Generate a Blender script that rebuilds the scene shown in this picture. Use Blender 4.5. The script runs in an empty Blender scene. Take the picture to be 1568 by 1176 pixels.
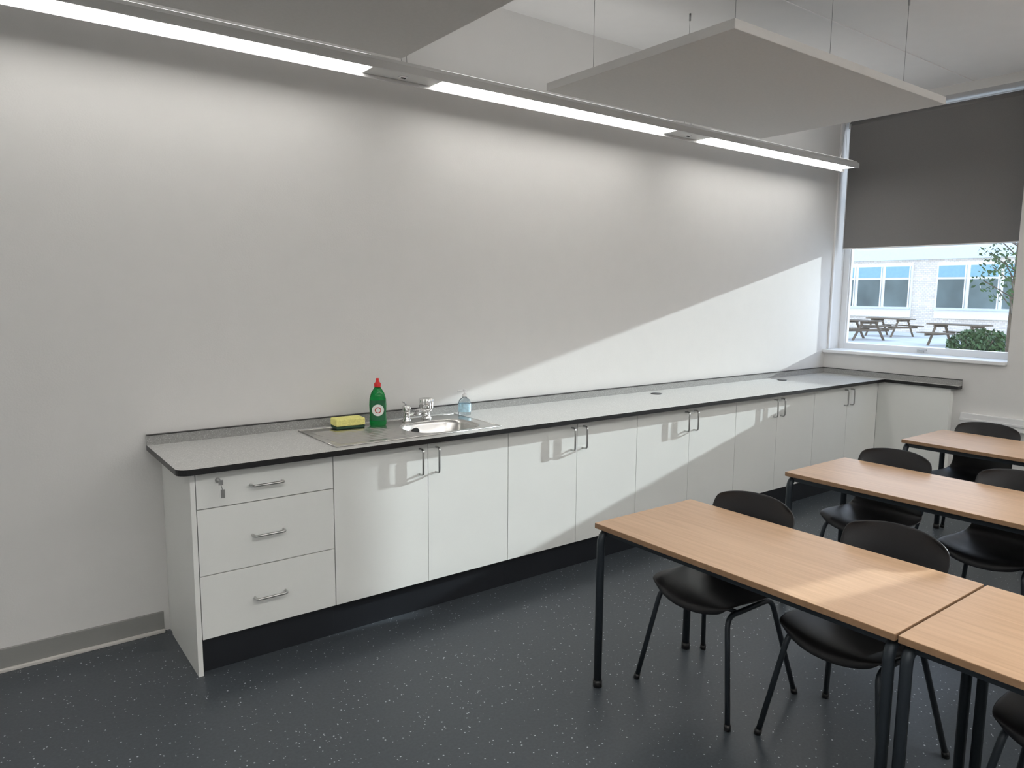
import bpy, bmesh, math, random
from mathutils import Vector, Matrix
random.seed(4)
YO=-3.645
sc=bpy.context.scene
try:
    sc.view_settings.view_transform='Standard'
    sc.view_settings.look='None'
except Exception as e:
    print(e)

# ---------------------------------------------------------------- materials
MATS={}
def newmat(name):
    m=bpy.data.materials.new(name); m.use_nodes=True
    nt=m.node_tree
    return m,nt,nt.nodes['Principled BSDF']
def N(nt,t,**kw):
    n=nt.nodes.new(t)
    return n
def c4(c): return (c[0],c[1],c[2],1.0)
def simple(name,col,rough=0.5,metal=0.0,var=0.06,scale=8.0,bump=0.0,bscale=200.0,spec=None,coat=0.0,stretch=(1,1,1)):
    m,nt,p=newmat(name)
    tc=N(nt,'ShaderNodeTexCoord'); mp=N(nt,'ShaderNodeMapping')
    mp.inputs['Scale'].default_value=stretch
    nt.links.new(tc.outputs['Object'],mp.inputs['Vector'])
    no=N(nt,'ShaderNodeTexNoise'); no.inputs['Scale'].default_value=scale; no.inputs['Detail'].default_value=3
    nt.links.new(mp.outputs[0],no.inputs['Vector'])
    r=N(nt,'ShaderNodeValToRGB')
    r.color_ramp.elements[0].position=0.3; r.color_ramp.elements[1].position=0.7
    r.color_ramp.elements[0].color=c4([x*(1-var) for x in col]); r.color_ramp.elements[1].color=c4([min(1,x*(1+var)) for x in col])
    nt.links.new(no.outputs['Fac'],r.inputs['Fac']); nt.links.new(r.outputs[0],p.inputs['Base Color'])
    p.inputs['Roughness'].default_value=rough; p.inputs['Metallic'].default_value=metal
    if spec is not None: p.inputs['Specular IOR Level'].default_value=spec
    if coat: p.inputs['Coat Weight'].default_value=coat
    if bump>0:
        n2=N(nt,'ShaderNodeTexNoise'); n2.inputs['Scale'].default_value=bscale; n2.inputs['Detail'].default_value=2
        nt.links.new(mp.outputs[0],n2.inputs['Vector'])
        b=N(nt,'ShaderNodeBump'); b.inputs['Strength'].default_value=bump; b.inputs['Distance'].default_value=0.002
        nt.links.new(n2.outputs['Fac'],b.inputs['Height']); nt.links.new(b.outputs[0],p.inputs['Normal'])
    return m
def speckled(name,base,spk,scale,thr,size,rough=0.5,spk2=None,base2=None):
    m,nt,p=newmat(name)
    tc=N(nt,'ShaderNodeTexCoord')
    vo=N(nt,'ShaderNodeTexVoronoi'); vo.inputs['Scale'].default_value=scale
    nt.links.new(tc.outputs['Object'],vo.inputs['Vector'])
    sx=N(nt,'ShaderNodeSeparateColor'); nt.links.new(vo.outputs['Color'],sx.inputs[0])
    gt=N(nt,'ShaderNodeMath'); gt.operation='GREATER_THAN'; gt.inputs[1].default_value=thr
    nt.links.new(sx.outputs[0],gt.inputs[0])
    ms=N(nt,'ShaderNodeMath'); ms.operation='MULTIPLY'; ms.inputs[1].default_value=size
    nt.links.new(sx.outputs[1],ms.inputs[0])
    lt=N(nt,'ShaderNodeMath'); lt.operation='LESS_THAN'
    nt.links.new(vo.outputs['Distance'],lt.inputs[0]); nt.links.new(ms.outputs[0],lt.inputs[1])
    mu=N(nt,'ShaderNodeMath'); mu.operation='MULTIPLY'
    nt.links.new(gt.outputs[0],mu.inputs[0]); nt.links.new(lt.outputs[0],mu.inputs[1])
    no=N(nt,'ShaderNodeTexNoise'); no.inputs['Scale'].default_value=scale*0.7; no.inputs['Detail'].default_value=3
    nt.links.new(tc.outputs['Object'],no.inputs['Vector'])
    r=N(nt,'ShaderNodeValToRGB'); b2=base2 or [x*0.8 for x in base]
    r.color_ramp.elements[0].position=0.35; r.color_ramp.elements[1].position=0.65
    r.color_ramp.elements[0].color=c4(b2); r.color_ramp.elements[1].color=c4(base)
    nt.links.new(no.outputs['Fac'],r.inputs['Fac'])
    mx=N(nt,'ShaderNodeMix'); mx.data_type='RGBA'
    nt.links.new(mu.outputs[0],mx.inputs['Factor']); nt.links.new(r.outputs[0],mx.inputs['A'])
    mx.inputs['B'].default_value=c4(spk)
    nt.links.new(mx.outputs['Result'],p.inputs['Base Color'])
    p.inputs['Roughness'].default_value=rough
    return m
def wood(name):
    m,nt,p=newmat(name)
    tc=N(nt,'ShaderNodeTexCoord'); mp=N(nt,'ShaderNodeMapping'); mp.inputs['Scale'].default_value=(60,3.0,60)
    nt.links.new(tc.outputs['Object'],mp.inputs['Vector'])
    no=N(nt,'ShaderNodeTexNoise'); no.inputs['Scale'].default_value=1.0; no.inputs['Detail'].default_value=6; no.inputs['Distortion'].default_value=0.6
    nt.links.new(mp.outputs[0],no.inputs['Vector'])
    r=N(nt,'ShaderNodeValToRGB'); e=r.color_ramp.elements
    e[0].position=0.25; e[0].color=(0.49,0.31,0.185,1); e[1].position=0.75; e[1].color=(0.68,0.465,0.30,1)
    m2=N(nt,'ShaderNodeMapping'); m2.inputs['Scale'].default_value=(7,0.7,7); nt.links.new(tc.outputs['Object'],m2.inputs['Vector'])
    n2=N(nt,'ShaderNodeTexNoise'); n2.inputs['Scale'].default_value=1.3; n2.inputs['Detail'].default_value=3; n2.inputs['Distortion'].default_value=1.0
    nt.links.new(m2.outputs[0],n2.inputs['Vector'])
    mx=N(nt,'ShaderNodeMix'); mx.inputs['Factor'].default_value=0.35
    nt.links.new(no.outputs['Fac'],mx.inputs['A']); nt.links.new(n2.outputs['Fac'],mx.inputs['B'])
    nt.links.new(mx.outputs['Result'],r.inputs['Fac']); nt.links.new(r.outputs[0],p.inputs['Base Color'])
    p.inputs['Roughness'].default_value=0.34
    return m
def emis(name,col,s):
    m,nt,p=newmat(name)
    p.inputs['Base Color'].default_value=c4((0.9,0.9,0.9))
    p.inputs['Emission Color'].default_value=c4(col); p.inputs['Emission Strength'].default_value=s
    return m
def glasspane(name):
    m=bpy.data.materials.new(name); m.use_nodes=True; nt=m.node_tree; nt.nodes.clear()
    o=N(nt,'ShaderNodeOutputMaterial'); t=N(nt,'ShaderNodeBsdfTransparent'); g=N(nt,'ShaderNodeBsdfGlossy')
    g.inputs['Roughness'].default_value=0.02; mx=N(nt,'ShaderNodeMixShader'); mx.inputs[0].default_value=0.06
    nt.links.new(t.outputs[0],mx.inputs[1]); nt.links.new(g.outputs[0],mx.inputs[2]); nt.links.new(mx.outputs[0],o.inputs[0])
    return m
def clearplastic(name,col,amount=0.5,rough=0.12):
    m,nt,p=newmat(name)
    p.inputs['Base Color'].default_value=c4(col); p.inputs['Roughness'].default_value=rough
    p.inputs['Transmission Weight'].default_value=amount; p.inputs['IOR'].default_value=1.35
    return m
def brick(name):
    m,nt,p=newmat(name)
    tc=N(nt,'ShaderNodeTexCoord')
    b=N(nt,'ShaderNodeTexBrick'); b.inputs['Scale'].default_value=3.0
    b.inputs['Color1'].default_value=(0.80,0.76,0.70,1); b.inputs['Color2'].default_value=(0.66,0.60,0.53,1); b.inputs['Mortar'].default_value=(0.5,0.47,0.44,1)
    sep=N(nt,'ShaderNodeSeparateXYZ'); cb=N(nt,'ShaderNodeCombineXYZ')
    nt.links.new(tc.outputs['Object'],sep.inputs[0]); nt.links.new(sep.outputs[1],cb.inputs[0]); nt.links.new(sep.outputs[2],cb.inputs[1])
    nt.links.new(cb.outputs[0],b.inputs['Vector']); nt.links.new(b.outputs[0],p.inputs['Base Color'])
    p.inputs['Roughness'].default_value=0.9
    return m

M=dict(
 wall=simple('wall_paint',(0.705,0.697,0.682),0.75,var=0.01,bump=0.22,bscale=130),
 ceil=simple('ceiling_paint',(0.78,0.775,0.765),0.85,var=0.01),
 floor=speckled('speckled_vinyl_floor',(0.064,0.075,0.086),(0.50,0.53,0.56),120,0.90,0.42,0.36,base2=(0.052,0.062,0.072)),
 skirt=simple('grey_vinyl_skirting',(0.27,0.27,0.26),0.5,var=0.02),
 strip=simple('pale_strip',(0.62,0.60,0.56),0.5,var=0.02),
 door=simple('cabinet_laminate',(0.83,0.84,0.81),0.33,var=0.012,scale=3),
 dark=simple('dark_gap',(0.02,0.02,0.02),0.8),
 plinth=simple('black_plinth',(0.012,0.014,0.018),0.35),
 counter=speckled('grey_speckle_laminate',(0.56,0.56,0.545),(0.80,0.80,0.78),260,0.6,0.5,0.32,base2=(0.44,0.44,0.43)),
 upst=speckled('grey_upstand_laminate',(0.34,0.34,0.33),(0.5,0.5,0.5),260,0.7,0.5,0.4),
 black=simple('black_core_edge',(0.012,0.012,0.013),0.35),
 chrome=simple('chrome',(0.80,0.80,0.80),0.12,1.0,var=0.02),
 steel=simple('brushed_stainless_steel',(0.62,0.61,0.59),0.26,1.0,var=0.05,scale=30,stretch=(1,14,14)),
 handle=simple('satin_nickel',(0.55,0.55,0.54),0.28,1.0,var=0.03),
 frame=simple('white_upvc',(0.82,0.83,0.84),0.35,var=0.01),
 blind=simple('grey_blind_fabric',(0.205,0.198,0.196),0.85,var=0.05,scale=300,bump=0.2,bscale=900),
 raft=simple('acoustic_raft_fabric',(0.60,0.59,0.575),0.95,var=0.02,scale=60,bump=0.2,bscale=500),
 raftedge=simple('acoustic_raft_edge',(0.76,0.75,0.735),0.9,var=0.02),
 lum=simple('luminaire_body',(0.62,0.62,0.61),0.4,var=0.01),
 lens=emis('luminaire_diffuser',(1.0,0.975,0.93),9.5),
 fill_lens=emis('fill_diffuser_wide',(1.0,0.985,0.96),18.0),  # fill light for the added rows out of view
 up1=emis('luminaire_uplight',(1.0,0.985,0.96),3.5),
 fill_up=emis('fill_uplight_wide',(1.0,0.985,0.96),16.0),  # upward fill from the same added rows, brightens the ceiling
 wire=simple('steel_wire',(0.35,0.35,0.35),0.4,0.8),
 wood=wood('table_wood_laminate'),
 edge=simple('table_edge',(0.30,0.18,0.10),0.5,var=0.1,scale=40),
 tube=simple('dark_metal_tube',(0.028,0.036,0.045),0.38,0.3),
 plastic=simple('black_polypropylene',(0.010,0.010,0.012),0.42,var=0.1,scale=200,bump=0.15,bscale=600),
 glass=glasspane('window_glass'),
 pvc=simple('white_conduit',(0.78,0.78,0.78),0.4,var=0.01),
 asphalt=simple('paving',(0.55,0.54,0.52),0.95,var=0.1,scale=1.5),
 brick=brick('cream_brick'),
 fascia=simple('pale_fascia',(0.62,0.74,0.84),0.7,var=0.02),
 render=simple('white_cladding',(0.82,0.82,0.80),0.8,var=0.02),
 bglass=simple('dark_window_glass',(0.12,0.16,0.16),0.35,var=0.35,scale=0.6,spec=0.3),
 bblue=simple('blue_window_blind',(0.22,0.42,0.52),0.4,var=0.05),
 timber=simple('weathered_timber',(0.15,0.115,0.08),0.85,var=0.2,scale=6),
 leaf=simple('leaf_green',(0.04,0.085,0.02),0.6,var=0.5,scale=3),
 bark=simple('bark',(0.10,0.075,0.05),0.9,var=0.3),
 green=clearplastic('green_soap_liquid',(0.01,0.36,0.08),0.6,0.08),
 red=simple('red_cap',(0.62,0.015,0.015),0.35),
 clear=clearplastic('clear_pale_blue_plastic',(0.84,0.93,0.97),0.9,0.06),
 bluelabel=simple('pale_blue_label',(0.45,0.68,0.82),0.4,var=0.25,scale=60),
 white=simple('white_plastic',(0.82,0.82,0.82),0.35,var=0.01),
 yellow=simple('yellow_sponge',(0.85,0.80,0.28),0.95,var=0.10,scale=120,bump=1.0,bscale=260),
 scour=simple('green_scouring_pad',(0.03,0.075,0.045),0.95,var=0.2,scale=200,bump=1.0,bscale=300),
)
def label_mat():
    m,nt,p=newmat('soap_label')
    tc=N(nt,'ShaderNodeTexCoord'); sep=N(nt,'ShaderNodeSeparateXYZ'); nt.links.new(tc.outputs['Object'],sep.inputs[0])
    cb=N(nt,'ShaderNodeCombineXYZ'); nt.links.new(sep.outputs[0],cb.inputs[0])
    s=N(nt,'ShaderNodeMath'); s.operation='SUBTRACT'; s.inputs[1].default_value=0.085
    nt.links.new(sep.outputs[2],s.inputs[0]); nt.links.new(s.outputs[0],cb.inputs[2])
    ln=N(nt,'ShaderNodeVectorMath'); ln.operation='LENGTH'; nt.links.new(cb.outputs[0],ln.inputs[0])
    mr=N(nt,'ShaderNodeMath'); mr.operation='MULTIPLY'; mr.inputs[1].default_value=20.0
    nt.links.new(ln.outputs['Value'],mr.inputs[0])
    r=N(nt,'ShaderNodeValToRGB'); r.color_ramp.interpolation='CONSTANT'; e=r.color_ramp.elements
    e[0].position=0; e[0].color=(0.75,0.78,0.76,1); e[1].position=0.24; e[1].color=(0.5,0.03,0.03,1)
    x=r.color_ramp.elements.new(0.33); x.color=(0.8,0.82,0.8,1)
    x=r.color_ramp.elements.new(0.62); x.color=(0.01,0.13,0.05,1)
    nt.links.new(mr.outputs[0],r.inputs['Fac']); nt.links.new(r.outputs[0],p.inputs['Base Color']); p.inputs['Roughness'].default_value=0.35
    return m
M['label']=label_mat()

# ---------------------------------------------------------------- mesh helpers
class B:
    def __init__(s,*mats):
        s.bm=bmesh.new(); s.mats=list(mats)
    def mi(s,k):
        if k not in s.mats: s.mats.append(k)
        return s.mats.index(k)
    def face(s,vs,k):
        try:
            f=s.bm.faces.new(vs); f.material_index=s.mi(k); return f
        except ValueError: return None
    def box(s,x0,x1,y0,y1,z0,z1,k,top=None,rot=None,bottom=None):
        P=[(x0,y0,z0),(x1,y0,z0),(x1,y1,z0),(x0,y1,z0),(x0,y0,z1),(x1,y0,z1),(x1,y1,z1),(x0,y1,z1)]
        if rot is not None: P=[rot@Vector(p) for p in P]
        v=[s.bm.verts.new(p) for p in P]
        for i,q in enumerate([(0,3,2,1),(4,5,6,7),(0,1,5,4),(1,2,6,5),(2,3,7,6),(3,0,4,7)]):
            s.face([v[j] for j in q], top if (top and i==1) else (bottom if (bottom and i==0) else k))
    def prism(s,pts,z0,z1,k,top=None):
        a=[s.bm.verts.new((p[0],p[1],z0)) for p in pts]; b=[s.bm.verts.new((p[0],p[1],z1)) for p in pts]
        n=len(pts)
        s.face(a[::-1],k); s.face(b,top or k)
        for i in range(n): s.face([a[i],a[(i+1)%n],b[(i+1)%n],b[i]],k)
    def tube(s,pts,r,k,seg=10,r_end=None,smooth=True):
        pts=[Vector(p) for p in pts]; n=len(pts); rings=[]; up=None
        for i,p in enumerate(pts):
            if i==0: t=pts[1]-pts[0]
            elif i==n-1: t=pts[-1]-pts[-2]
            else: t=(pts[i+1]-pts[i]).normalized()+(pts[i]-pts[i-1]).normalized()
            t.normalize()
            if up is None: up=Vector((0,0,1)) if abs(t.z)<0.9 else Vector((1,0,0))
            a=up-t*up.dot(t)
            if a.length<1e-5: a=Vector((0,1,0))-t*t.y
            a.normalize(); up=a; b=t.cross(a)
            rr=r if r_end is None else r+(r_end-r)*i/(n-1)
            rings.append([s.bm.verts.new(p+(a*math.cos(2*math.pi*j/seg)+b*math.sin(2*math.pi*j/seg))*rr) for j in range(seg)])
        for i in range(n-1):
            for j in range(seg):
                f=s.face([rings[i][j],rings[i][(j+1)%seg],rings[i+1][(j+1)%seg],rings[i+1][j]],k)
                if f: f.smooth=smooth
        s.face(rings[0][::-1],k); s.face(rings[-1],k)
    def lathe(s,prof,k,c=(0,0,0),seg=24,sx=1,sy=1,ks=None,cap=True,flute=0.0,nf=0):
        rings=[]
        for r,z in prof:
            rings.append([s.bm.verts.new((c[0]+r*(1+flute*math.cos(nf*2*math.pi*j/seg))*sx*math.cos(2*math.pi*j/seg),c[1]+r*(1+flute*math.cos(nf*2*math.pi*j/seg))*sy*math.sin(2*math.pi*j/seg),c[2]+z)) for j in range(seg)])
        for i in range(len(prof)-1):
            for j in range(seg):
                f=s.face([rings[i][j],rings[i][(j+1)%seg],rings[i+1][(j+1)%seg],rings[i+1][j]],ks[i] if ks else k)
                if f: f.smooth=True
        if cap:
            s.face(rings[0][::-1],ks[0] if ks else k); s.face(rings[-1],ks[-1] if ks else k)
    def obj(s,name,loc=(0,0,0),rotz=0,parent=None,bevel=0,smooth=False,fixn=True):
        if fixn: bmesh.ops.recalc_face_normals(s.bm,faces=s.bm.faces[:])
        me=bpy.data.meshes.new(name); s.bm.to_mesh(me); s.bm.free()
        for k in s.mats: me.materials.append(M[k])
        o=bpy.data.objects.new(name,me); sc.collection.objects.link(o)
        o.location=loc; o.rotation_euler=(0,0,rotz)
        if parent: o.parent=parent
        if smooth:
            for p in me.polygons: p.use_smooth=True
        if bevel:
            md=o.modifiers.new('bevel','BEVEL'); md.width=bevel; md.segments=2; md.limit_method='ANGLE'; md.angle_limit=math.radians(50)
        return o
def fillet(pts,rad,n=5):
    pts=[Vector(p) for p in pts]; out=[pts[0]]
    for i in range(1,len(pts)-1):
        a=(pts[i-1]-pts[i]); b=(pts[i+1]-pts[i]); ra=min(rad,a.length*0.49,b.length*0.49)
        p0=pts[i]+a.normalized()*ra; p2=pts[i]+b.normalized()*ra
        for k in range(n+1):
            t=k/n; out.append(p0*(1-t)**2+pts[i]*2*t*(1-t)+p2*t*t)
    out.append(pts[-1]); return out
def empty(name,loc=(0,0,0),rotz=0):
    e=bpy.data.objects.new(name,None); e.empty_display_size=0.1; sc.collection.objects.link(e); e.location=loc; e.rotation_euler=(0,0,rotz); return e
def inst(src,name,loc,rotz=0,parent=None):
    o=bpy.data.objects.new(name,src.data); sc.collection.objects.link(o); o.location=loc; o.rotation_euler=(0,0,rotz)
    for md in src.modifiers:
        n=o.modifiers.new(md.name,md.type)
        for a in ('width','segments','limit_method','angle_limit','levels','render_levels','thickness','offset'):
            if hasattr(md,a):
                try: setattr(n,a,getattr(md,a))
                except Exception: pass
    if parent: o.parent=parent
    return o
def Y(yr): return yr+YO

# ---------------------------------------------------------------- room shell
XW=6.357; XO=6.68; CZ=3.27; XL=-3.2; YR=-7.15
b=B('floor'); b.box(XL-0.2,XO,YR-0.2,0.2,-0.1,0,'floor'); b.obj('floor')
b=B('ceil'); b.box(XL-0.2,XO,YR-0.2,0.2,CZ,CZ+0.15,'ceil'); b.obj('ceiling')
b=B('wall'); b.box(XL-0.2,XO,0,0.2,0,CZ,'wall'); b.obj('wall_left')
b=B('wall'); b.box(XL-0.2,XL,YR,0,0,CZ,'wall'); b.obj('wall_front')
b=B('wall'); b.box(XL-0.2,XO,YR-0.2,YR,0,CZ,'wall'); b.obj('wall_right')
W1=(2.157,3.645); W2=(-1.0,0.50); WB=1.095; WT=3.20
b=B('wall')
b.box(XW,XO,YR,0,0,WB,'wall'); b.box(XW,XO,YR,0,WT,CZ,'wall')
b.box(XW,XO,Y(W2[1]),Y(W1[0]),WB,WT,'wall'); b.box(XW,XO,YR,Y(W2[0]),WB,WT,'wall')
b.obj('wall_back')
b=B('raftedge')
for yr in (2.57,1.37,0.17,-1.03):
    b.box(XL,XW,Y(yr)-0.012,Y(yr)+0.012,CZ-0.006,CZ,'ceil')
b.obj('trim_1')
b=B('ceil'); b.box(XW-0.10,XW,YR,Y(2.157),CZ-0.07,CZ,'ceil'); b.box(6.42,6.60,Y(2.157),0,CZ-0.06,CZ,'ceil'); b.obj('trim_2')
b=B('skirt','strip')
b.box(XL,0.668,-0.012,0,0,0.10,'skirt'); b.box(XL,0.668,-0.028,-0.012,0,0.016,'strip'); b.obj('baseboard_left',bevel=0.003)
b=B('skirt'); b.box(XW-0.012,XW,YR,Y(2.49),0,0.10,'skirt'); b.obj('baseboard_back')
# ---------------------------------------------------------------- windows
def window(name,y0,y1,lf=0.045):
    e=empty(name,(6.63,(y0+y1)/2,2.15)); ox,oy,oz=e.location
    b=B('frame'); x0,x1=6.60-ox,6.66-ox; a,c=y0-oy,y1-oy; z0=1.125-oz; z1=WT-oz
    b.box(x0,x1,a,a+0.045,z0,z1,'frame'); b.box(x0,x1,c-lf,c,z0,z1,'frame')
    b.box(x0,x1,a+0.045,c-lf,z0,z0+0.055,'frame'); b.box(x0,x1,a+0.045,c-lf,z1-0.06,z1,'frame')
    zt=2.45-oz
    b.box(x0,x1,a+0.045,c-lf,zt,zt+0.06,'frame')
    b.box(x0+0.012,x1-0.012,a+0.045,a+0.06,z0+0.055,zt,'frame'); b.box(x0+0.012,x1-0.012,c-lf-0.012,c-lf,z0+0.055,zt,'frame')
    b.obj('frame',parent=e,bevel=0.003)
    b=B('handle'); ym=(a+c)/2
    b.box(x0-0.012,x0,ym-0.025,ym+0.025,z0+0.01,z0+0.035,'handle'); b.tube([(x0-0.02,ym,z0+0.03),(x0-0.03,ym-0.06,z0+0.035)],0.008,'handle')
    b.obj('handle',parent=e)
    b=B('glass'); xm=6.63-ox
    v=[b.bm.verts.new(p) for p in ((xm,a+0.04,z0+0.05),(xm,c-0.04,z0+0.05),(xm,c-0.04,z1-0.05),(xm,a+0.04,z1-0.05))]
    b.face(v,'glass'); b.obj('glass',parent=e)
window('window_1',Y(W1[0]),Y(W1[1]),0.055); window('window_2',Y(W2[0]),Y(W2[1]))
for (a,c) in (W1,W2):
    b=B('frame'); b.box(6.325,6.599,Y(a)+0.001,Y(c)-0.001,1.096,1.125,'frame'); b.obj('windowsill',bevel=0.006)
def blind(y0,y1,zb):
    e=empty('roller_blind',(6.50,(y0+y1)/2,3.145)); oy=(y0+y1)/2; oz=3.145
    b=B('blind'); b.box(-0.001,0.001,y0-oy,y1-oy,zb-oz,0.0,'blind'); b.obj('fabric',parent=e)
    b=B('lum'); b.box(-0.006,0.006,y0-oy,y1-oy,zb-oz-0.012,zb-oz,'frame'); b.obj('bottom_bar',parent=e,bevel=0.003)
    b=B('blind'); b.tube([(0.02,y0-oy,0.0),(0.02,y1-oy,0.0)],0.026,'blind',seg=16); b.obj('roller_tube',parent=e)
    b=B('frame')
    b.box(-0.01,0.045,y0-oy-0.008,y0-oy-0.001,-0.04,0.04,'frame'); b.box(-0.01,0.045,y1-oy+0.001,y1-oy+0.008,-0.04,0.04,'frame')
    b.tube([(-0.012,y1-oy-0.01,0),(-0.012,y1-oy-0.01,-1.3)],0.002,'white',seg=6)
    b.obj('brackets',parent=e)
blind(Y(2.18),Y(3.61),2.045); blind(Y(-0.99),Y(0.34),1.16)
b=B('pvc'); b.box(6.40,6.425,-0.018,-0.0005,1.13,CZ-0.07,'pvc'); b.obj('cable_conduit',bevel=0.003)
b=B('pvc'); b.box(XW-0.041,XW-0.001,-6.9,Y(2.44),0.60,0.70,'pvc'); b.box(XW-0.048,XW-0.041,-6.9,Y(2.44),0.64,0.66,'pvc'); b.obj('dado_trunking',bevel=0.004)

# ---------------------------------------------------------------- cabinets
FY=-0.548
def dhandle(b,x0,z0,x1,z1,y=FY,st=0.034,r=0.0055):
    b.tube(fillet([(x0,y,z0),(x0,y-st,z0),(x1,y-st,z1),(x1,y,z1)],0.016),r,'handle',seg=10)
def place_world(b,name,org,**k):
    bmesh.ops.translate(b.bm,verts=b.bm.verts[:],vec=-Vector(org)); return b.obj(name,loc=org,**k)
b=B('door')
x0,x1=0.691,1.308
b.box(x0,x0+0.020,FY,-0.067,0,0.884,'door')
b.box(x0+0.004,x0+0.020,-0.066,-0.002,0,0.884,'door')
b.box(x0+0.021,x1-0.001,FY+0.021,-0.03,0.156,0.880,'door')
zz=[(0.158,0.432),(0.436,0.719),(0.723,0.878)]
for a,c in zz: b.box(x0+0.023,x1-0.002,FY,FY+0.019,a,c,'door')
b.box(x0+0.021,x1,FY+0.0195,FY+0.0205,0.157,0.88,'dark')
for zc in (0.797,0.575,0.292): dhandle(b,0.935,zc,1.070,zc)
b.box(x0+0.021,x1,FY+0.035,FY+0.05,0.0,0.155,'plinth')
b.tube([(0.80,FY,0.837),(0.80,FY-0.005,0.837)],0.011,'handle',seg=16)
b.tube([(0.80,FY-0.004,0.837),(0.80,FY-0.03,0.837)],0.0035,'handle',seg=8)
b.box(0.791,0.809,FY-0.050,FY-0.048,0.826,0.848,'handle'); b.box(0.798,0.802,FY-0.049,FY-0.025,0.832,0.842,'handle')
b.tube([(0.80,FY-0.049,0.828),(0.806,FY-0.045,0.805)],0.002,'handle',seg=6); b.box(0.799,0.815,FY-0.047,FY-0.044,0.770,0.806,'handle')
place_world(b,'drawer_unit',(1.0,-0.3,0),bevel=0.0012)
for i in range(5):
    x0=1.308+i*1.0; x1=x0+1.0
    if i==4: x1=6.298
    xm=(x0+x1)/2
    b=B('door')
    b.box(x0+0.002,xm-0.0015,FY,FY+0.019,0.158,0.878,'door'); b.box(xm+0.0015,x1-0.002,FY,FY+0.019,0.158,0.878,'door')
    b.box(x0,x0+0.018,FY+0.021,-0.03,0.156,0.880,'door'); b.box(x1-0.018,x1,FY+0.021,-0.03,0.156,0.880,'door')
    b.box(x0+0.018,x1-0.018,FY+0.021,-0.03,0.156,0.174,'door'); b.box(x0+0.018,x1-0.018,-0.04,-0.03,0.174,0.88,'door')
    b.box(x0+0.018,x1-0.018,FY+0.0195,FY+0.0205,0.157,0.88,'dark')
    dhandle(b,xm-0.046,0.722,xm-0.046,0.850); dhandle(b,xm+0.046,0.722,xm+0.046,0.850)
    b.box(x0,x1,FY+0.035,FY+0.05,0.0,0.155,'plinth')
    place_world(b,'base_cabinet',(xm,-0.3,0),bevel=0.0012)
b=B('door'); b.box(6.300,6.318,Y(2.515),Y(3.64),0.0,0.884,'door'); b.box(6.318,XW-0.001,Y(2.515),Y(2.533),0,0.884,'door')
b.box(6.299,6.3005,Y(3.0955),Y(3.0965),0,0.88,'dark')
place_world(b,'pipe_boxing_panel',(6.31,-0.9,0),bevel=0.001)
b=B('black','counter'); z0,z1=0.885,0.91
fy=-0.612; xl=0.634; r=0.045
hx0,hx1,hy0,hy1=1.775,2.215,Y(3.115),Y(3.455)
corner=[(xl+r-r*math.cos(a),fy+r-r*math.sin(a)) for a in [i*math.pi/2/6 for i in range(7)]]
b.prism([(xl,-0.001)]+corner+[(hx0,fy),(hx0,-0.001)],z0,z1,'black','counter')
b.prism([(hx0,fy),(hx1,fy),(hx1,hy0),(hx0,hy0)],z0,z1,'black','counter')
b.prism([(hx0,hy1),(hx1,hy1),(hx1,-0.001),(hx0,-0.001)],z0,z1,'black','counter')
b.prism([(hx1,fy),(6.278,fy),(6.278,Y(2.455)),(XW-0.001,Y(2.455)),(XW-0.001,-0.001),(hx1,-0.001)],z0,z1,'black','counter')
b.box(xl,XW-0.001,-0.020,-0.001,z1,0.955,'upst'); b.box(xl,XW-0.001,-0.022,-0.001,0.955,0.959,'black')
b.box(XW-0.020,XW-0.001,Y(2.455),-0.020,z1,0.955,'upst'); b.box(XW-0.022,XW-0.001,Y(2.455),-0.020,0.955,0.959,'black')
b.obj('countertop')
for gx,gy in ((3.926,3.50),(5.457,3.484)):
    b=B('plinth'); b.lathe([(0.040,0),(0.040,0.003),(0.034,0.005),(0.0,0.005)],'plinth',seg=28,cap=False); b.obj('cable_grommet',loc=(gx,Y(gy),0.9101))

# ---------------------------------------------------------------- sink
b=B('steel')
sx0,sx1,sy0,sy1=1.325,2.26,Y(3.095),Y(3.565); zt=0.9140
bx0=1.74
nx,ny=40,90; rows=[]
for i in range(nx+1):
    row=[]
    for j in range(ny+1):
        x=sx0+(bx0-sx0)*i/nx; y=sy0+(sy1-sy0)*j/ny; z=zt
        fx=min(1,max(0,(i/nx-0.08)/0.06))*min(1,max(0,(0.97-i/nx)/0.05)); fyy=min(1,max(0,(j/ny-0.08)/0.05))*min(1,max(0,(0.84-j/ny)/0.05))
        if fx*fyy>0: z+=0.0030*fx*fyy*(math.cos((y-sy0)*2*math.pi/0.036))
        row.append(b.bm.verts.new((x,y,z)))
    rows.append(row)
for i in range(nx):
    for j in range(ny):
        f=b.face([rows[i][j],rows[i+1][j],rows[i+1][j+1],rows[i][j+1]],'steel'); f.smooth=True
cx,cy=1.993,Y(3.285); n=64
def rect_pt(a):
    c,s=math.cos(a),math.sin(a)
    tx=((sx1-cx) if c>0 else (cx-bx0))/max(1e-6,abs(c)); ty=((sy1-cy) if s>0 else (cy-sy0))/max(1e-6,abs(s))
    t=min(tx,ty); return (cx+c*t,cy+s*t)
def sup(a,rx,ry,p):
    c,s=math.cos(a),math.sin(a); k=(abs(c/rx)**p+abs(s/ry)**p)**(-1/p); return (cx+c*k,cy+s*k)
loops=[]
angs=[2*math.pi*i/n for i in range(n)]
for X_,Y_ in ((sx1,sy1),(bx0,sy1),(bx0,sy0),(sx1,sy0)):
    a=math.atan2(Y_-cy,X_-cx)%(2*math.pi); j=min(range(n),key=lambda q:abs(angs[q]-a)); angs[j]=a
loops.append([(*rect_pt(a),zt) for a in angs])
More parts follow.
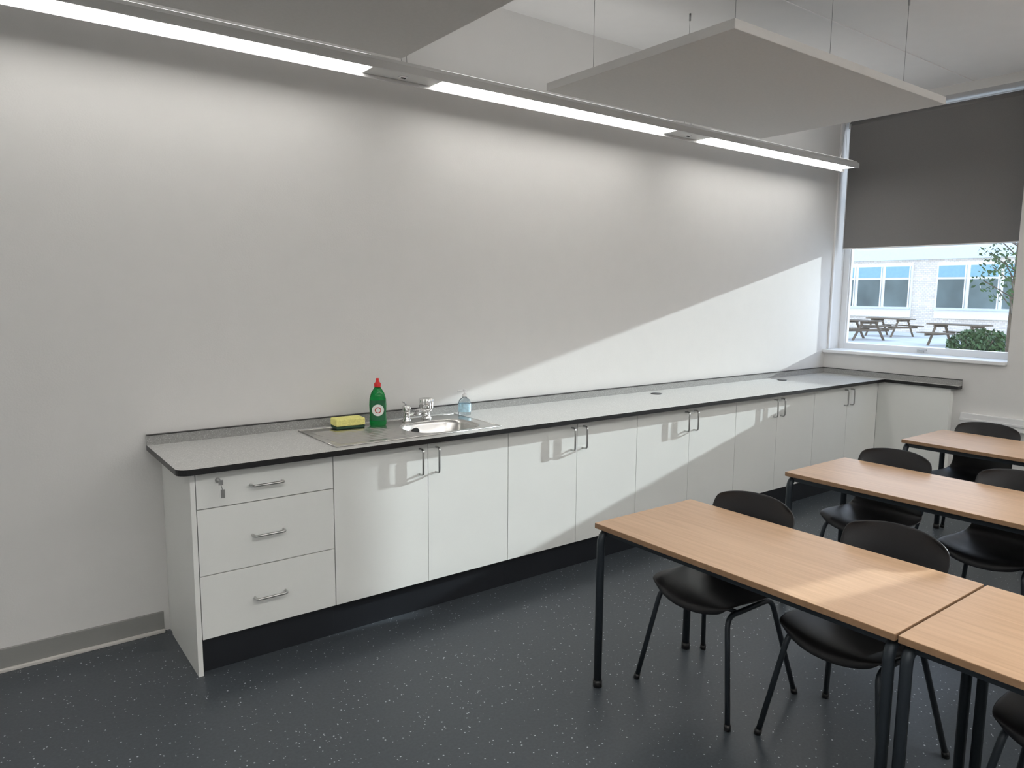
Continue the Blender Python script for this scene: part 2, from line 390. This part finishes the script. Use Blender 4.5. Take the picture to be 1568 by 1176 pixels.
for rx,ry,p,z in ((0.209,0.162,3,zt+0.0005),(0.204,0.157,3,zt-0.004),(0.196,0.150,3,zt-0.02),(0.182,0.136,3,zt-0.13),(0.150,0.105,2.6,zt-0.152),(0.05,0.05,2,zt-0.158),(0.03,0.03,2,zt-0.16)):
    loops.append([(*sup(a,rx,ry,p),z) for a in angs])
vl=[[b.bm.verts.new(p) for p in L] for L in loops]
for i in range(len(vl)-1):
    for j in range(n):
        f=b.face([vl[i][j],vl[i][(j+1)%n],vl[i+1][(j+1)%n],vl[i+1][j]],'steel'); f.smooth=i>0
b.face(vl[-1],'dark')
rim=[(sx0,sy0,zt-0.001),(sx1,sy0,zt-0.001),(sx1,sy1,zt-0.001),(sx0,sy1,zt-0.001)]
for i in range(4): b.tube([rim[i],rim[(i+1)%4]],0.003,'steel',seg=8)
b.tube([(cx-0.07,cy+0.132,zt-0.045),(cx-0.07,cy+0.140,zt-0.045)],0.02,'dark',seg=16)
place_world(b,'kitchen_sink',(1.79,Y(3.33),0.9125),fixn=False)
# tap
b=B('chrome')
b.lathe([(0.026,0),(0.026,0.008),(0.019,0.016),(0.017,0.045),(0.020,0.050),(0.019,0.058)],'chrome',seg=20)
b.lathe([(0.021,0.058),(0.025,0.064),(0.025,0.082),(0.018,0.090),(0.0,0.092)],'chrome',seg=10,cap=False)
b.tube([(0,0,0.085),(-0.012,0.0,0.105),(-0.03,-0.01,0.113)],0.005,'chrome')
b.tube([(0.0,0,0.035),(0.125,0.018,0.035)],0.012,'chrome')
b.tube(fillet([(0.05,0.0,0.040),(0.05,-0.03,0.062),(0.055,-0.10,0.066),(0.057,-0.115,0.040)],0.02),0.0105,'chrome',seg=12)
b.lathe([(0.030,0),(0.030,0.008),(0.022,0.016),(0.020,0.036),(0.032,0.046),(0.036,0.056)],'chrome',c=(0.135,0.02,0),seg=32)
b.lathe([(0.034,0.056),(0.037,0.062),(0.039,0.108),(0.034,0.116),(0.0,0.118)],'chrome',c=(0.135,0.02,0),seg=72,cap=False,flute=0.06,nf=12)
b.obj('sink_tap',loc=(1.905,Y(3.490),0.9150))
e=empty('dish_soap_bottle',(1.725,Y(3.475),0.9150),rotz=math.radians(-25))
b=B('green')
b.lathe([(0.040,0),(0.044,0.004),(0.045,0.02),(0.043,0.06),(0.045,0.11),(0.043,0.145),(0.034,0.175),(0.020,0.198),(0.014,0.208)],'green',seg=36,sy=0.62); b.obj('body',parent=e)
b=B('red'); b.lathe([(0.018,0.206),(0.019,0.224),(0.014,0.228),(0.009,0.236),(0.008,0.252),(0,0.253)],'red',seg=24,cap=False); b.obj('cap',parent=e)
b=B('label'); rows=[]
for z in (0.03,0.06,0.09,0.115,0.138):
    rr=0.0462
    rows.append([b.bm.verts.new((rr*math.cos(a),rr*0.635*math.sin(a),z)) for a in [math.radians(-90-58+116*i/16) for i in range(17)]])
for i in range(4):
    for j in range(16):
        f=b.face([rows[i][j],rows[i][j+1],rows[i+1][j+1],rows[i+1][j]],'label'); f.smooth=True
b.obj('label',parent=e)
b=B('yellow','scour')
b.box(-0.078,0.078,-0.047,0.047,0,0.014,'scour'); b.box(-0.078,0.078,-0.047,0.047,0.014,0.052,'yellow'); b.obj('kitchen_sponge',loc=(1.565,Y(3.50),0.9175),rotz=math.radians(-4),bevel=0.006)
e=empty('hand_sanitiser_pump_bottle',(2.30,Y(3.515),0.9105),rotz=math.radians(-30))
b=B('clear'); b.lathe([(0.033,0),(0.036,0.004),(0.036,0.075),(0.030,0.092),(0.014,0.102),(0.013,0.110)],'clear',seg=30,sy=0.7); b.obj('body',parent=e)
b=B('bluelabel'); b.lathe([(0.0365,0.02),(0.0365,0.068)],'bluelabel',seg=30,sy=0.71,cap=False); b.obj('label',parent=e)
b=B('white'); b.lathe([(0.015,0.108),(0.015,0.122),(0.006,0.124),(0.005,0.140),(0.011,0.141),(0.011,0.149),(0,0.150)],'white',seg=20,cap=False); b.tube([(0,0,0.145),(-0.035,-0.005,0.143),(-0.040,-0.006,0.136)],0.0045,'white'); b.obj('pump',parent=e)

# ---------------------------------------------------------------- luminaires
def luminaire(yr,segs,x0,x1,wires,hw=0.052,lens='lens',up='up1',rim=0.0):
    e=empty('pendant_or_fill_light',((x0+x1)/2,Y(yr),2.70)); ox,oy,oz=e.location  # builds the wall-side pendant and also the added fill rows
    b=B('lum'); w=hw+0.012
    prof=[(-w,-0.018),(-w,0.012),(-w+0.025,0.035),(w-0.025,0.035),(w,0.012),(w,-0.018)]
    va=[b.bm.verts.new((x0-ox,p[0],p[1])) for p in prof]; vb=[b.bm.verts.new((x1-ox,p[0],p[1])) for p in prof]
    for i in range(6): b.face([va[i],va[(i+1)%6],vb[(i+1)%6],vb[i]],'lum')
    b.face(va,'lum'); b.face(vb,'lum')
    b.box(x0-ox,x1-ox,-w,-hw-0.001,-0.024,-0.018,'lum'); b.box(x0-ox,x1-ox,hw+0.004,w,-0.024-rim,-0.018,'lum')
    last=x0
    for s in segs+[(x1,x1)]:
        if s[0]-last>0.05:
            b.box(last-ox+0.002,s[0]-ox-0.002,-hw,hw,-0.024,-0.018,'lum')
            xm=(last+s[0])/2-ox
            if s[0]-last>0.2:
                b.lathe([(0.022,-0.028),(0.024,-0.024)],'white',c=(xm,0,0),seg=20); b.box(xm-0.012,xm+0.012,-0.006,0.006,-0.031,-0.028,'dark')
        last=s[1]
    b.obj('housing',parent=e)
    b=B(lens)
    for s in segs: b.box(s[0]-ox,s[1]-ox,-hw,hw,-0.022,-0.0185,lens)
    b.obj('diffuser',parent=e)
    b=B(up)
    for s in segs:
        v=[b.bm.verts.new(p) for p in ((s[0]-ox,-hw+0.015,0.036),(s[1]-ox,-hw+0.015,0.036),(s[1]-ox,hw-0.015,0.036),(s[0]-ox,hw-0.015,0.036))]; b.face(v,up)
    b.obj('uplight_diffuser',parent=e,fixn=False)
    b=B('wire')
    for wx in wires:
        b.tube([(wx-ox,-0.03,0.035),(wx-ox,0,0.33)],0.0014,'wire',seg=5); b.tube([(wx-ox,0.03,0.035),(wx-ox,0,0.33)],0.0014,'wire',seg=5); b.tube([(wx-ox,0,0.33),(wx-ox,0,CZ-oz)],0.0014,'wire',seg=5)
    b.obj('suspension_wires',parent=e)
luminaire(3.345,[(-2.32,-0.52),(-0.17,1.63),(2.02,3.80),(4.155,6.03)],-2.5,6.08,[-1.4,0.6,1.83,3.97,5.95],hw=0.056,rim=0.016)
for yr in (0.15,-2.2):  # unseen rows added as fill, to lift the room's ambient light
    luminaire(yr,[(-2.4,-0.6),(-0.2,1.6),(2.0,3.8),(4.15,6.0)],-2.6,6.05,[-1.5,0.6,1.8,3.97,5.9],hw=0.09,lens='fill_lens',up='fill_up')
def raft(x0,x1,y0,y1):
    cx,cy=(x0+x1)/2,(y0+y1)/2; e=empty('acoustic_ceiling_raft',(cx,cy,2.70)); hx,hy=(x1-x0)/2,(y1-y0)/2
    b=B('raftedge','raft'); b.box(-hx,hx,-hy,hy,0,0.042,'raftedge',bottom='raft'); b.obj('panel',parent=e,bevel=0.003)
    b=B('wire')
    for wx in (-hx+0.2,0,hx-0.2):
        for wy in (-hy+0.15,hy-0.15):
            b.tube([(wx,wy,0.042),(wx,wy,CZ-2.70)],0.0014,'wire',seg=5)
            b.tube([(wx,wy,0.042),(wx,wy,0.075)],0.007,'wire',seg=8); b.tube([(wx,wy,CZ-2.70-0.04),(wx,wy,CZ-2.70)],0.006,'wire',seg=8)
    b.obj('suspension_wires',parent=e)
for (x0,x1) in ((-2.95,-1.02),(-0.21,1.72),(2.60,4.54)):
    raft(x0,x1,Y(1.965),Y(3.17)); raft(x0,x1,Y(-1.6),Y(-0.4))

# ---------------------------------------------------------------- tables
def make_table():
    W,L,H=0.594,1.2,0.70
    b=B('wood','edge'); b.box(0,W,-L+0.002,-0.002,H-0.022,H,'edge','wood')
    top=b.obj('top',bevel=0.0025)
    b=B('tube'); r=0.0165; zt=H-0.022-r
    for y in (-0.022,-L+0.022):
        b.tube(fillet([(0.018,y,0),(0.018,y,zt),(W-0.018,y,zt),(W-0.018,y,0)],0.05),r,'tube',seg=12)
        for x in (0.018,W-0.018): b.tube([(x,y,0),(x,y,0.03)],r+0.003,'black',seg=12)
    for x in (0.045,W-0.045): b.box(x-0.0125,x+0.0125,-L+0.022,-0.022,zt-0.012,zt+r-0.001,'tube')
    fr=b.obj('frame')
    return top,fr
tt,tf=make_table()
first=True
def put_table(x,yr):
    global first
    e=empty('classroom_table',(x,Y(yr),0))
    if first:
        tt.parent=e; tf.parent=e; first=False
    else:
        inst(tt,'top',(0,0,0),parent=e); inst(tf,'frame',(0,0,0),parent=e)
for x,yr in ((1.988,2.08),(1.988,0.876),(3.395,2.125),(3.395,0.921),(4.805,2.19),(4.805,0.986)): put_table(x,yr)

# ---------------------------------------------------------------- chairs
def make_chair():
    prof=[(0.225,0.395,0.150,0),(0.222,0.415,0.175,0),(0.20,0.434,0.195,0),(0.13,0.440,0.208,0),(0.04,0.430,0.213,0),(-0.05,0.424,0.212,0),(-0.12,0.428,0.205,0.1),(-0.170,0.448,0.192,0.35),(-0.198,0.490,0.178,0.8),(-0.212,0.55,0.178,1),(-0.228,0.62,0.192,1),(-0.243,0.68,0.200,1),(-0.256,0.73,0.200,1),(-0.264,0.762,0.190,1),(-0.268,0.778,0.165,1)]
    b=B('plastic'); cols=11; rows=[]
    for (x,z,w,bk) in prof:
        row=[]
        for j in range(cols):
            t=-1+2*j/(cols-1)
            zz=z+(1-bk)*0.022*abs(t)**2.5; xx=x+bk*0.055*t*t
            if x>0.2: xx-=0.03*t*t*(1-bk)
            if z>0.72: zz-=0.02*abs(t)**3
            row.append(b.bm.verts.new((xx,w*t,zz)))
        rows.append(row)
    for i in range(len(rows)-1):
        for j in range(cols-1):
            b.face([rows[i][j],rows[i][j+1],rows[i+1][j+1],rows[i+1][j]],'plastic')
    sh=b.obj('seat_shell',smooth=True)
    md=sh.modifiers.new('solid','SOLIDIFY'); md.thickness=0.009; md.offset=0
    md=sh.modifiers.new('sub','SUBSURF'); md.levels=2; md.render_levels=2
    b=B('tube'); r=0.0105
    for s in (-1,1):
        b.tube(fillet([(0.225,s*0.232,0.0),(0.165,s*0.165,0.405),(-0.12,s*0.165,0.405),(-0.215,s*0.232,0.0)],0.045),r,'tube',seg=10)
        for x in (0.225,-0.215): 
            b.tube([(x,s*0.232,0.0),(x+( -0.003 if x>0 else 0.003),s*0.229,0.022)],r+0.003,'black',seg=10)
    b.tube([(0.10,-0.165,0.405),(0.10,0.165,0.405)],0.009,'tube'); b.tube([(-0.07,-0.165,0.405),(-0.07,0.165,0.405)],0.009,'tube')
    fr=b.obj('leg_frame')
    return sh,fr
cs,cf=make_chair(); cfirst=True
def put_chair(x,yr,rot=180):
    global cfirst
    e=empty('stacking_chair',(x,Y(yr),0),rotz=math.radians(rot))
    if cfirst: cs.parent=e; cf.parent=e; cfirst=False
    else: inst(cs,'seat_shell',(0,0,0),parent=e); inst(cf,'leg_frame',(0,0,0),parent=e)
put_chair(2.41,1.775,180); put_chair(2.475,1.225,178); put_chair(2.44,0.53,181)
put_chair(3.83,1.865,180); put_chair(3.84,1.27,179); put_chair(3.84,0.60,182)
put_chair(5.22,1.92,180); put_chair(5.24,1.30,180); put_chair(5.2,0.62,178)

# ---------------------------------------------------------------- exterior
b=B('asphalt'); b.box(XO+0.01,75,-40,45,-0.20,-0.05,'asphalt'); b.obj('ground_outside')
b=B('render'); FX=35.1
b.box(FX,FX+7,-22,40,-0.05,4.3,'brick')
b.box(FX-0.12,FX,-22,40,3.25,4.3,'fascia')
def wgroup(y0,y1,nw):
    b.box(FX-0.10,FX,y0,y1,0.62,3.1,'render')
    w=(y1-y0)/nw
    for i in range(nw):
        a=y0+i*w+0.08; c=y0+(i+1)*w-0.08
        b.box(FX-0.13,FX-0.10,a,c,1.10,2.35,'bglass'); b.box(FX-0.13,FX-0.10,a,c,2.45,2.95,'bblue')
        b.box(FX-0.16,FX-0.13,a,a+0.05,1.05,3.0,'render')
    b.box(FX-0.2,FX-0.10,y0,y1,1.0,1.07,'fascia')
for k in range(-3,4):
    wgroup(Y(11.95-0.9)+4.95*k-0.0,Y(14.95)+4.95*k-0.0,3)
b.obj('school_building')
def picnic(x,yr,rot):
    e=empty('picnic_table',(x,Y(yr),-0.05),rotz=math.radians(rot)); b=B('timber')
    for i in range(5): b.box(-0.9,0.9,-0.36+i*0.147,-0.36+i*0.147+0.13,0.70,0.74,'timber')
    for s in (-1,1):
        for i in range(2): b.box(-0.9,0.9,s*0.72-0.14+i*0.145,s*0.72-0.01+i*0.145,0.42,0.455,'timber')
        x_=s*0.62
        b.box(x_-0.025,x_+0.025,-0.8,0.8,0.34,0.42,'timber'); b.box(x_-0.025,x_+0.025,-0.35,0.35,0.62,0.70,'timber')
        for t in (-1,1): b.tube([(x_,t*0.62,0),(x_,t*0.25,0.68)],0.05,'timber',seg=4,smooth=False)
    b.obj('boards',parent=e)
picnic(27.1,14.2,60); picnic(30.5,14.7,75); picnic(26.5,10.5,80)
def leaves(b,c,r,n,size):
    for i in range(n):
        while True:
            p=Vector((random.uniform(-1,1),random.uniform(-1,1),random.uniform(-1,1)))
            if p.length<1: break
        p=Vector((c[0]+p.x*r[0],c[1]+p.y*r[1],c[2]+p.z*r[2]))
        a=Vector((random.uniform(-1,1),random.uniform(-1,1),random.uniform(-1,1))).normalized(); q=a.orthogonal().normalized(); w=a.cross(q)
        s=size*random.uniform(0.6,1.3)
        b.face([b.bm.verts.new(p+q*s),b.bm.verts.new(p+w*s*0.45),b.bm.verts.new(p-q*s),b.bm.verts.new(p-w*s*0.45)],'leaf')
b=B('leaf'); leaves(b,(0,0,0.42),(0.6,0.8,0.45),2600,0.06)
for i in range(8): b.tube([(0,0,0),(random.uniform(-.4,.4),random.uniform(-.5,.5),0.6)],0.015,'bark',seg=5)
b.obj('shrub',loc=(20.2,Y(7.45),-0.05),fixn=False)
b=B('bark'); b.tube([(0,0,0),(0.03,0.02,1.2),(0,0,2.0),(0.05,0,3.4)],0.05,'bark',seg=8,r_end=0.015)
for i in range(22):
    z=random.uniform(1.3,3.2); a=random.uniform(0,6.28); l=random.uniform(0.4,0.85)
    en=(l*math.cos(a),l*math.sin(a),z+0.35); b.tube([(0,0,z),en],0.012,'bark',seg=5); leaves(b,en,(0.25,0.25,0.25),38,0.05)
b.obj('young_tree',loc=(17.2,Y(5.85),-0.05),fixn=False)

# ---------------------------------------------------------------- light
w=bpy.data.worlds.new('sky'); sc.world=w; w.use_nodes=True; nt=w.node_tree
bg=nt.nodes['Background']; tc=N(nt,'ShaderNodeTexCoord'); sp=N(nt,'ShaderNodeSeparateXYZ'); r=N(nt,'ShaderNodeValToRGB')
nt.links.new(tc.outputs['Generated'],sp.inputs[0]); nt.links.new(sp.outputs[2],r.inputs['Fac'])
r.color_ramp.elements[0].position=0.0; r.color_ramp.elements[0].color=(0.95,0.97,1.0,1)
r.color_ramp.elements[1].position=0.7; r.color_ramp.elements[1].color=(0.50,0.70,1.0,1)
nt.links.new(r.outputs[0],bg.inputs['Color']); bg.inputs['Strength'].default_value=2.7
q=5.8; d=Vector((-q,1.0,-0.2457*q))
sl=bpy.data.lights.new('sun','SUN'); sl.energy=6.4; sl.angle=math.radians(0.6); sl.color=(0.88,0.98,1.0)
so=bpy.data.objects.new('sun',sl); sc.collection.objects.link(so); so.rotation_euler=d.to_track_quat('-Z','Y').to_euler(); so.location=(20,-5,8)

# ---------------------------------------------------------------- camera
phi=math.radians(53.05); th=math.radians(7.2); ro=0.0086
F=Vector((math.cos(phi)*math.cos(th),math.sin(phi)*math.cos(th),-math.sin(th)))
Rl=Vector((math.sin(phi),-math.cos(phi),0)); U=Rl.cross(F)
Rc=(Rl+U*ro).normalized(); Uc=(U-Rl*ro).normalized()
cam=bpy.data.cameras.new('camera'); cam.sensor_width=36; cam.lens=1115/1568*36; cam.clip_start=0.05; cam.clip_end=300
co=bpy.data.objects.new('camera',cam); sc.collection.objects.link(co)
mt=Matrix((Rc,Uc,-F)).transposed().to_4x4(); mt.translation=(0,YO,1.624); co.matrix_world=mt
sc.camera=co
